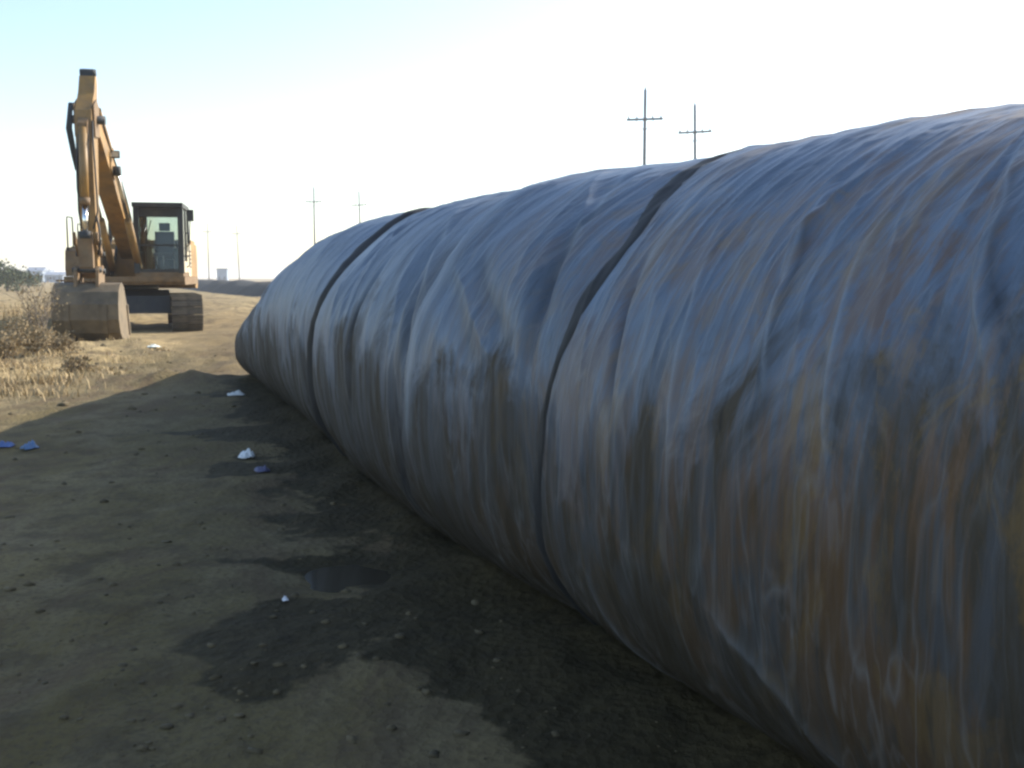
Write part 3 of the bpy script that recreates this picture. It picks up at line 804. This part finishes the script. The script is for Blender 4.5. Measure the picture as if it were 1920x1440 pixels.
# bucket: curled, its back to the viewer, standing on the ground
bk = None
outer = [(5.18, .10), (5.40, .035), (5.75, .012), (6.10, .06), (6.40, .22), (6.56, .48), (6.57, .78), (6.47, 1.02), (6.27, 1.16), (6.05, 1.20)]
inner = [(x * .985 + 5.62 * .015, z * .965 + .62 * .035) for x, z in outer]
bm = bmesh.new()
b_prism(bm, outer + inner[::-1], -.58, .58)
bk = bm_obj('bucket', bm, steel, ex, False, 0)
for s in (-1, 1):
    so = [(5.60, .95)] 
    pl = prism('side_plate', bk, steel, outer + [(5.78, 1.12), (5.44, .72)], s * .595 - .0135, s * .595 + .0135, .006)
    prism('side_cutter', pl, steel, [(5.20, .13), (5.30, .12), (5.56, .74), (5.47, .76)], s * .622 - .012, s * .622 + .012, .004)
    for y in (.20,):
        prism('hanger', bk, paint_d, [(5.64, 1.10), (5.60, 1.42), (5.70, 1.54), (5.82, 1.50), (6.06, 1.44), (6.16, 1.52), (6.28, 1.44), (6.34, 1.10), (6.05, 1.16)], s * y - .03, s * y + .03, .01)
    prism('wear_strip', bk, steel, [(5.6, .0), (5.8, -.004), (6.12, .045), (6.43, .21), (6.59, .47), (6.60, .78), (6.575, .78), (6.565, .48), (6.405, .225), (6.10, .065), (5.8, .017)], s * .34 - .05, s * .34 + .05, 0)
for y in np.linspace(-.5, .5, 5):
    prism('bucket_tooth', bk, steel, [(5.24, .055), (5.24, .125), (4.98, .135), (4.97, .12)], y - .05, y + .05, .006)
rod('bucket_pin', bk, black, (BP[0], -.27, BP[1]), (BP[0], .27, BP[1]), .055)
rod('bucket_pin', bk, black, (6.17, -.27, 1.44), (6.17, .27, 1.44), .05)

# ------------------------------------------------------------------ power line poles
wood = simple('weathered_hazed_pole_wood', (.17, .17, .175), .85, 0, .3, 3, .2)  # wood grey lightened: fading in the haze is put into the colour
insul = simple('grey_porcelain', (.20, .19, .18), .3, 0, .1, 10)
def make_pole(tilt):
    r = empty('utility_pole')
    rod('pole_shaft', r, wood, (0, 0, -.3), (0, 0, 12.0), .135, .085, 12)
    ca = box('crossarm', r, wood, -1.03, 1.03, -.20, -.105, 10.26, 10.38, .01)
    ca.rotation_euler = (0, 0, 0)
    for x in (-.92, -.45, .45, .92):
        rod('insulator', ca, insul, (x, -.175, 10.382), (x, -.175, 10.56), .045, .03, 10)
    rod('insulator', r, insul, (0, 0, 12.002), (0, 0, 12.18), .05, .03, 10)
    hose('brace', r, wood, [(-.5, -.15, 10.26), (-.05, -.15, 9.7), (.05, -.15, 9.7), (.5, -.15, 10.26)], .018)
    return r
def copy_tree(o, parent=None):
    c_ = o.copy(); col.objects.link(c_); c_.parent = parent
    for ch in list(o.children): copy_tree(ch, c_)
    return c_
pole0 = make_pole(0)
K = 10.7 / 8.6
def pole_at(px, pytop):
    D = 10.7 * 1900 / (520 - pytop)
    return ((px - 960) / 1900 * D, D)
spots = [(1204, 178, -.03, 0.0, 'tall power pole with crossarm, left and taller of the two above the tube crest'),
         (1303, 205, .0, -.022, 'leaning power pole with crossarm, right of the two above the tube crest'),
         (593, 355, .0, .004, 'thin far power pole standing left, where the tube begins to slope down'),
         (680, 362, .0, -.018, 'thin far power pole just right of its twin above the sloping tube end'),
         (395, 420, .0, .0, 'faint distant power pole nearest to the excavator cab'),
         (452, 424, .0, -.03, 'faint distant leaning power pole, second beyond the excavator cab')]
for i, (px, py, ct, lean, lab) in enumerate(spots):
    o = pole0 if i == 0 else copy_tree(pole0)
    x, y = pole_at(px, py)
    o.location = (x, y, -.02)
    o.rotation_euler = (0, lean, R(-12))
    tag(o, lab, 'power pole', 'poles of the two power lines')

# ------------------------------------------------------------------ long dark bank across the field
bankm = simple('dark_bank_earth', (.014, .016, .018), .9, 0, .35, .6, .3)
nb = 160
sb = np.linspace(0, 1, nb)
bx = -11.5 + (-52 + 11.5) * sb; by = 58 + (157 - 58) * sb
prof_ = np.array([(-2.2, -.05), (-1.4, .52), (-.7, .98), (0, 1.06), (.7, .96), (1.4, .5), (2.4, -.05)])
dirv = np.array([-40.5, 99]) / np.hypot(40.5, 99); nrm = np.array([dirv[1], -dirv[0]])
Vb = np.zeros((nb, 7, 3))
for j, (q, zz) in enumerate(prof_):
    jit = .15 * fbm(sb * 30, sb * 0 + j * .7, 3, 71)
    Vb[:, j, 0] = bx + nrm[0] * (q + jit); Vb[:, j, 1] = by + nrm[1] * (q + jit)
    Vb[:, j, 2] = zz * (1 + .10 * fbm(sb * 14, sb * 0 + j * .5, 3, 72)) * sstep(0, .02, sb) * sstep(1, .98, sb) - .03
bank = npmesh('earth_bank', Vb.reshape(-1, 3), gridfaces(nb, 7), bankm, None, True)
tag(bank, 'long low dark bank crossing the field behind the excavator', 'bank')

# ------------------------------------------------------------------ far buildings
wallm = simple('far_wall', (.26, .32, .42), .8, 0, .1, 1)  # bluish haze put into the wall, roof and window colours
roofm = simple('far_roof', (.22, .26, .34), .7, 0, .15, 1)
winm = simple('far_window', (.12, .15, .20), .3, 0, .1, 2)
def house(loc, w_, d_, h_, roof, lab, nw=3, nf=1):
    r = empty('far_building', loc, R(8))
    box('wall', r, wallm, -w_ / 2, w_ / 2, -d_ / 2, d_ / 2, -.2, h_, 0)
    if roof > 0:
        bm = bmesh.new()
        a = [(-w_ / 2 - .3, -d_ / 2 - .3, h_ + .003), (w_ / 2 + .3, -d_ / 2 - .3, h_ + .003), (w_ / 2 + .3, d_ / 2 + .3, h_ + .003), (-w_ / 2 - .3, d_ / 2 + .3, h_ + .003), (-w_ / 2 - .3, 0, h_ + roof), (w_ / 2 + .3, 0, h_ + roof)]
        v = [bm.verts.new(q) for q in a]
        for f in ((0, 1, 5, 4), (2, 3, 4, 5), (0, 4, 3), (1, 2, 5), (0, 3, 2, 1)): bm.faces.new([v[i] for i in f])
        bm_obj('roof', bm, roofm, r)
    else:
        box('roof', r, roofm, -w_ / 2 - .15, w_ / 2 + .15, -d_ / 2 - .15, d_ / 2 + .15, h_ + .003, h_ + .3, 0)
    for f in range(nf):
        for k in range(nw):
            x = -w_ / 2 + w_ * (k + .5) / nw
            z = .5 + f * 3.0
            box('window', r, winm, x - .3, x + .3, -d_ / 2 - .05, -d_ / 2 + .05, z, z + 1.0, 0)
    tag(r, lab, 'building', 'buildings on the horizon')
    return r
def far_at(px, D): return ((px - 960) / 1900 * D, D, 0)
house(far_at(421, 300), 2.9, 4, 3.6, 0, 'small hazy blue block on the horizon right of the excavator', 2, 1)
house(far_at(76, 280), 3.9, 5, 3.0, 1.1, 'hazy gabled building behind the bare shrub at far left', 3, 1)
house(far_at(92, 300), 3.2, 5, 3.3, 0, 'hazy flat-roofed block between the gabled building and the excavator', 3, 1)
house(far_at(112, 270), 4.5, 6, 1.9, .8, 'low hazy building next to the excavator deck', 3, 1)

# ------------------------------------------------------------------ far trees on the left
leafm = simple('dark_leaves', (.050, .072, .030), .8, 0, .4, .8)
barkm = simple('bark', (.10, .08, .06), .9, 0, .3, 4)
def tree(loc, hgt, rad, seed, lab):
    rg = np.random.default_rng(seed)
    r = empty('tree', loc)
    bm = bmesh.new()
    b_rod(bm, (0, 0, -.1), (0, 0, hgt * .45), .14, .09, 8)
    for k in range(5):
        a = k * 1.3 + seed
        b_rod(bm, (0, 0, hgt * .3), (math.cos(a) * rad * .6, math.sin(a) * rad * .6, hgt * .7), .06, .025, 6)
    bm_obj('trunk', bm, barkm, r, True)
    n = 1500
    cl = rg.normal(size=(16, 3)) * np.array([rad * .48, rad * .48, hgt * .17]) + np.array([0, 0, hgt * .58])
    c0 = cl[rg.integers(0, 16, n)] + rg.normal(size=(n, 3)) * np.array([rad * .2, rad * .2, hgt * .09])
    c0[:, 2] = np.clip(c0[:, 2], .15, hgt)
    a = rg.normal(size=(n, 3)); a /= np.linalg.norm(a, axis=1)[:, None]
    b = np.cross(a, rg.normal(size=(n, 3))); b /= np.linalg.norm(b, axis=1)[:, None]
    sz = rg.uniform(.08, .2, n)[:, None]
    Vt = np.stack([c0 - a * sz, c0 + b * sz * .6, c0 + a * sz, c0 - b * sz * .6], 1).reshape(-1, 3)
    npmesh('crown', Vt, np.arange(4 * n).reshape(-1, 4), leafm, r, False)
    tag(r, lab, 'tree', 'trees on the left horizon')
tl = [(-4, 92, 3.0, 2.0, 'dark green tree at the very left edge of the horizon'), (18, 96, 2.5, 1.8, 'rounded dark green tree, second from the left on the horizon'),
      (38, 105, 2.2, 1.7, 'low dark green tree, third from the left on the horizon'), (58, 125, 2.1, 1.6, 'smaller dark green tree, fourth from the left on the horizon'),
      (-60, 100, 3.2, 2.2, 'dark green tree beyond the left edge of the verge')]
for k, (px, D, hh, rr_, lab) in enumerate(tl[:4]):
    x, y, _ = far_at(px, D)
    tree((x, y, 0), hh, rr_, 40 + k, lab)

# ------------------------------------------------------------------ dry grass of the verge (uncountable)
def blades(name, cx, cy, n, hmin, hmax, wd, mat, spread, seed, lab):
    rg = np.random.default_rng(seed)
    x = cx + rg.normal(size=n) * spread; y = cy + rg.normal(size=n) * spread
    z = gz(x, y) - .01
    hh = rg.uniform(hmin, hmax, n); an = rg.uniform(0, 2 * math.pi, n); ln = rg.uniform(.15, .95, n) * hh
    wx, wy = np.cos(an + 1.57) * wd * rg.uniform(.6, 1.4, n), np.sin(an + 1.57) * wd * rg.uniform(.6, 1.4, n)
    dx, dy = np.cos(an) * ln, np.sin(an) * ln
    B = np.stack([x, y, z], -1)
    Wv = np.stack([wx, wy, 0 * wx], -1)
    Mi = B + np.stack([dx * .35, dy * .35, hh * .62], -1)
    Ti = B + np.stack([dx, dy, hh], -1)
    V = np.stack([B - Wv, B + Wv, Mi + Wv * .8, Mi - Wv * .8, Ti + Wv * .15, Ti - Wv * .15], 1)
    k = np.arange(n)[:, None] * 6
    F = np.concatenate([k + np.array([0, 1, 2, 3]), k + np.array([3, 2, 4, 5])])
    return V.reshape(-1, 3), F
def straw_mat(name, stops):
    m = NM(name)
    m.set('Base Color', m.ramp(m.noise(m.co, 2.2, 5, .75), stops))
    m.set('Roughness', .8)
    return m.m
strawm = straw_mat('dry_straw', [(.30, (.15, .105, .055)), (.5, (.42, .31, .16)), (.7, (.58, .45, .26))])
rg = np.random.default_rng(3)
ncl = 560
gy_ = rg.uniform(10.5, 36, ncl); px_ = np.where(rg.random(ncl) < .86, rg.uniform(-260, 112, ncl), rg.uniform(112, 300, ncl)); gx_ = (px_ - 960) / 1900 * gy_
d_ = gx_ + .06 * (gy_ - 12) + .8 * fbm(gx_ * .7, gy_ * .7, 3, 51)
keep = (d_ < -5.0) & ~((np.abs(gx_ + 9.3) < 2.1) & (gy_ > 18.4) & (gy_ < 30))
gx_, gy_, px_ = gx_[keep], gy_[keep], px_[keep]
Vs, Fs, off = [], [], 0
for k in range(len(gx_)):
    tall = rg.uniform(.05, .30) * (1.2 if px_[k] < 112 else .45) * (.55 if gy_[k] < 15 else 1.0)
    v, f = blades('g', gx_[k], gy_[k], int(rg.uniform(25, 95)), min(.04, tall * .4), tall, .0055, None, rg.uniform(.08, .32), 900 + k, '')
    Vs.append(v); Fs.append(f + off); off += len(v)
grass = npmesh('dry_grass', np.concatenate(Vs), np.concatenate(Fs), strawm, None, False)
tag(grass, 'dry straw-coloured grass on the rough left verge', None, None, 'stuff')

# ------------------------------------------------------------------ dry shrubs
twigm = simple('grey_twigs', (.15, .125, .10), .9, 0, .3, 8)
sleaf = straw_mat('withered_leaves', [(.3, (.12, .085, .045)), (.5, (.25, .18, .09)), (.7, (.40, .29, .15))])
def shrub(x, y, hgt, rad, seed, leaves, lab):
    rg = random.Random(seed)
    r = empty('dry_shrub', (x, y, float(gz(x, y)) - .03))
    bm = bmesh.new(); tips = []
    def grow(p, d, ln, rd, lev):
        q = p + d * ln
        b_rod(bm, p, q, rd, rd * .65, 4)
        tips.append((p + q) / 2); tips.append(q)
        if lev == 0: return
        for _ in range(rg.randint(2, 3)):
            nd = (d + Vector((rg.gauss(0, .5), rg.gauss(0, .5), rg.gauss(.12, .35)))).normalized()
            grow(p + d * ln * rg.uniform(.45, 1), nd, ln * rg.uniform(.55, .8), rd * .6, lev - 1)
    for k in range(9):
        a = rg.uniform(0, 6.28); t = rg.uniform(.1, .8) * rad / hgt
        d = Vector((math.cos(a) * t, math.sin(a) * t, 1)).normalized()
        grow(Vector((rg.gauss(0, .04 * hgt), rg.gauss(0, .04 * hgt), 0)), d, hgt * rg.uniform(.3, .45), .010, 3)
    bm_obj('stem', bm, twigm, r)
    V, F = [], []
    for _ in range(leaves):
        c_ = rg.choice(tips) + Vector((rg.gauss(0, .06), rg.gauss(0, .06), rg.gauss(0, .06)))
        a = Vector((rg.gauss(0, 1), rg.gauss(0, 1), rg.gauss(0, 1))).normalized(); b = a.orthogonal().normalized()
        s = rg.uniform(.012, .035); k = len(V)
        V += [c_ - a * s, c_ + b * s * .5, c_ + a * s, c_ - b * s * .5]; F.append((k, k + 1, k + 2, k + 3))
    if F: pydata('foliage', V, F, sleaf, r)
    tag(r, lab, 'shrub', 'dry shrubs on the left verge')
sh = [(78, 17.6, 1.45, .55, 260, 'tall bare twiggy shrub sticking up left of the excavator bucket'),
      (72, 17.0, .50, .55, 900, 'bushy dry shrub just left of the excavator bucket'),
      (28, 16.2, .62, .8, 1200, 'bushy dry shrub at the left edge, below the far trees'),
      (62, 15.0, .48, .7, 1000, 'low tangled dry shrub in the middle of the left verge'),
      (8, 13.9, .42, .6, 800, 'small dry shrub at the left edge, nearest but one to the shadow'),
      (118, 15.4, .36, .45, 700, 'small dry shrub at the foot of the bucket, on its left'),
      (60, 20.5, .8, .9, 900, 'greyish dry shrub behind the others, left of the excavator deck'),
      (136, 13.4, .24, .40, 420, 'smallest flattened dry shrub close to the shadow edge')]
sh = [((px - 960) / 1900 * D, D, a, b, c_, lab) for px, D, a, b, c_, lab in sh]
for k, (x, y, hh, rr_, lv, lab) in enumerate(sh):
    shrub(x, y, hh, rr_, 60 + k, lv, lab)

# ------------------------------------------------------------------ clods and stones (uncountable) 
clodm = simple('earth_clod', (.105, .080, .042), .95, 0, .5, 9, .3)
rg = np.random.default_rng(17)
ic = bmesh.new(); bmesh.ops.create_icosphere(ic, subdivisions=1, radius=1)
iv = np.array([v.co[:] for v in ic.verts]); ifc = np.array([[v.index for v in f.verts] for f in ic.faces]); ic.free()
Vs, Fs, off = [], [], 0
n = 2600
yy = 2.3 + 17 * rg.random(n) ** 1.7; xx = rg.uniform(-.62, .34, n) * yy - .2
for k in range(n):
    x, y = xx[k], yy[k]
    if x * PX[0] + y * PX[1] > np.interp(x * AX[0] + y * AX[1], CS, CX) - .12 - .5 * (rg.random() < .6) and x * AX[0] + y * AX[1] < 14.4: continue
    sz = min(.0025 + .012 * rg.random() ** 4 * (1 + .12 * y), .045) * (2.4 if 10 < y < 18 and rg.random() < .3 else 1)
    v = iv * (1 + .35 * rg.normal(size=(len(iv), 1)).clip(-1.2, 1.2)) * sz * np.array([1.2, 1, .65]) + np.array([x, y, float(gz(x, y)) + sz * .05])
    Vs.append(v); Fs.append(ifc + off); off += len(v)
tag(npmesh('loose_clods', np.concatenate(Vs), np.concatenate(Fs), clodm, None, False), 'loose clods and pebbles scattered over the track', None, None, 'stuff')

# ------------------------------------------------------------------ litter
def scrap(name, x, y, wx, wy, hz_, colr, seed, lab, cat, rz=0.0, rough=.5):
    n = 14
    a = np.linspace(-1, 1, n); A, B = np.meshgrid(a, a, indexing='ij')
    rad_ = np.hypot(A, B)
    k = 1 / np.maximum(1, rad_ * (1 + .25 * noise(A * 2 + seed, B * 2, seed)))
    X = A * wx * k; Y = B * wy * k
    Z = hz_ * (.35 + np.abs(noise(A * 1.7 + seed * 3, B * 1.7, seed)) * 1.6 + .5 * noise(A * 4, B * 4, seed + 2)) * np.clip(1.15 - rad_ ** 2 * .9, .06, 1)
    m = simple('scrap_' + name, colr, rough, 0, .12, 25)
    V = np.stack([X, Y, np.maximum(Z, .002)], -1).reshape(-1, 3)
    o = npmesh(name, V, gridfaces(n, n), m, None, False)
    md = o.modifiers.new('thick', 'SOLIDIFY'); md.thickness = .002; md.offset = 1
    o.location = (x, y, float(gz(x, y)) + .003); o.rotation_euler = (0, 0, rz)
    tag(o, lab, cat)
for nm, px, py, wx, wy, hz_, cl, lab, cat, rz in (
    ('plastic_scrap', 6, 836, .085, .06, .035, (.09, .15, .34), 'crumpled blue plastic scrap at the left edge in the shade', 'litter', .3),
    ('plastic_scrap', 56, 838, .07, .05, .045, (.11, .20, .36), 'crumpled blue plastic scrap, right one of the pair', 'litter', 1.1),
    ('paper_scrap', 443, 742, .10, .07, .03, (.70, .70, .68), 'flat white paper scrap near the sloping tube end', 'litter', .2),
    ('paper_scrap', 462, 862, .06, .05, .05, (.82, .83, .84), 'crumpled bright white paper beside the dark wet streak', 'litter', .8),
    ('paper_scrap', 535, 1126, .012, .011, .012, (.80, .80, .85), 'tiny white paper scrap just below the puddle', 'litter', .5),
    ('plastic_scrap', 492, 890, .06, .05, .03, (.11, .11, .20), 'dull violet plastic scrap right below the bright white paper', 'litter', 2.0),
    ('paper_scrap', 285, 661, .16, .10, .035, (.66, .70, .64), 'pale paper scrap on the sunlit earth in front of the excavator', 'litter', .9)):
    x, y = gp(px, py)
    scrap(nm, x, y, wx, wy, hz_, cl, int(px) % 37 + 3, lab, cat, rz)

# ------------------------------------------------------------------ haze
bm = bmesh.new(); b_box(bm, -1000, 1000, -60, 2600, -1.2, 14.5)
hz = bm_obj('haze', bm, None)
hm = bpy.data.materials.new('haze_air'); hm.use_nodes = True
ht = hm.node_tree; ht.nodes.clear()
ho = ht.nodes.new('ShaderNodeOutputMaterial'); hv = ht.nodes.new('ShaderNodeVolumePrincipled')
hv.inputs['Color'].default_value = (.93, .95, 1.0, 1)
hv.inputs['Density'].default_value = .0007
hv.inputs['Anisotropy'].default_value = .2
ht.links.new(hv.outputs[0], ho.inputs['Volume'])
hz.data.materials.append(hm)
tag(hz, 'pale dusty haze over the flat land', None, None, 'stuff')
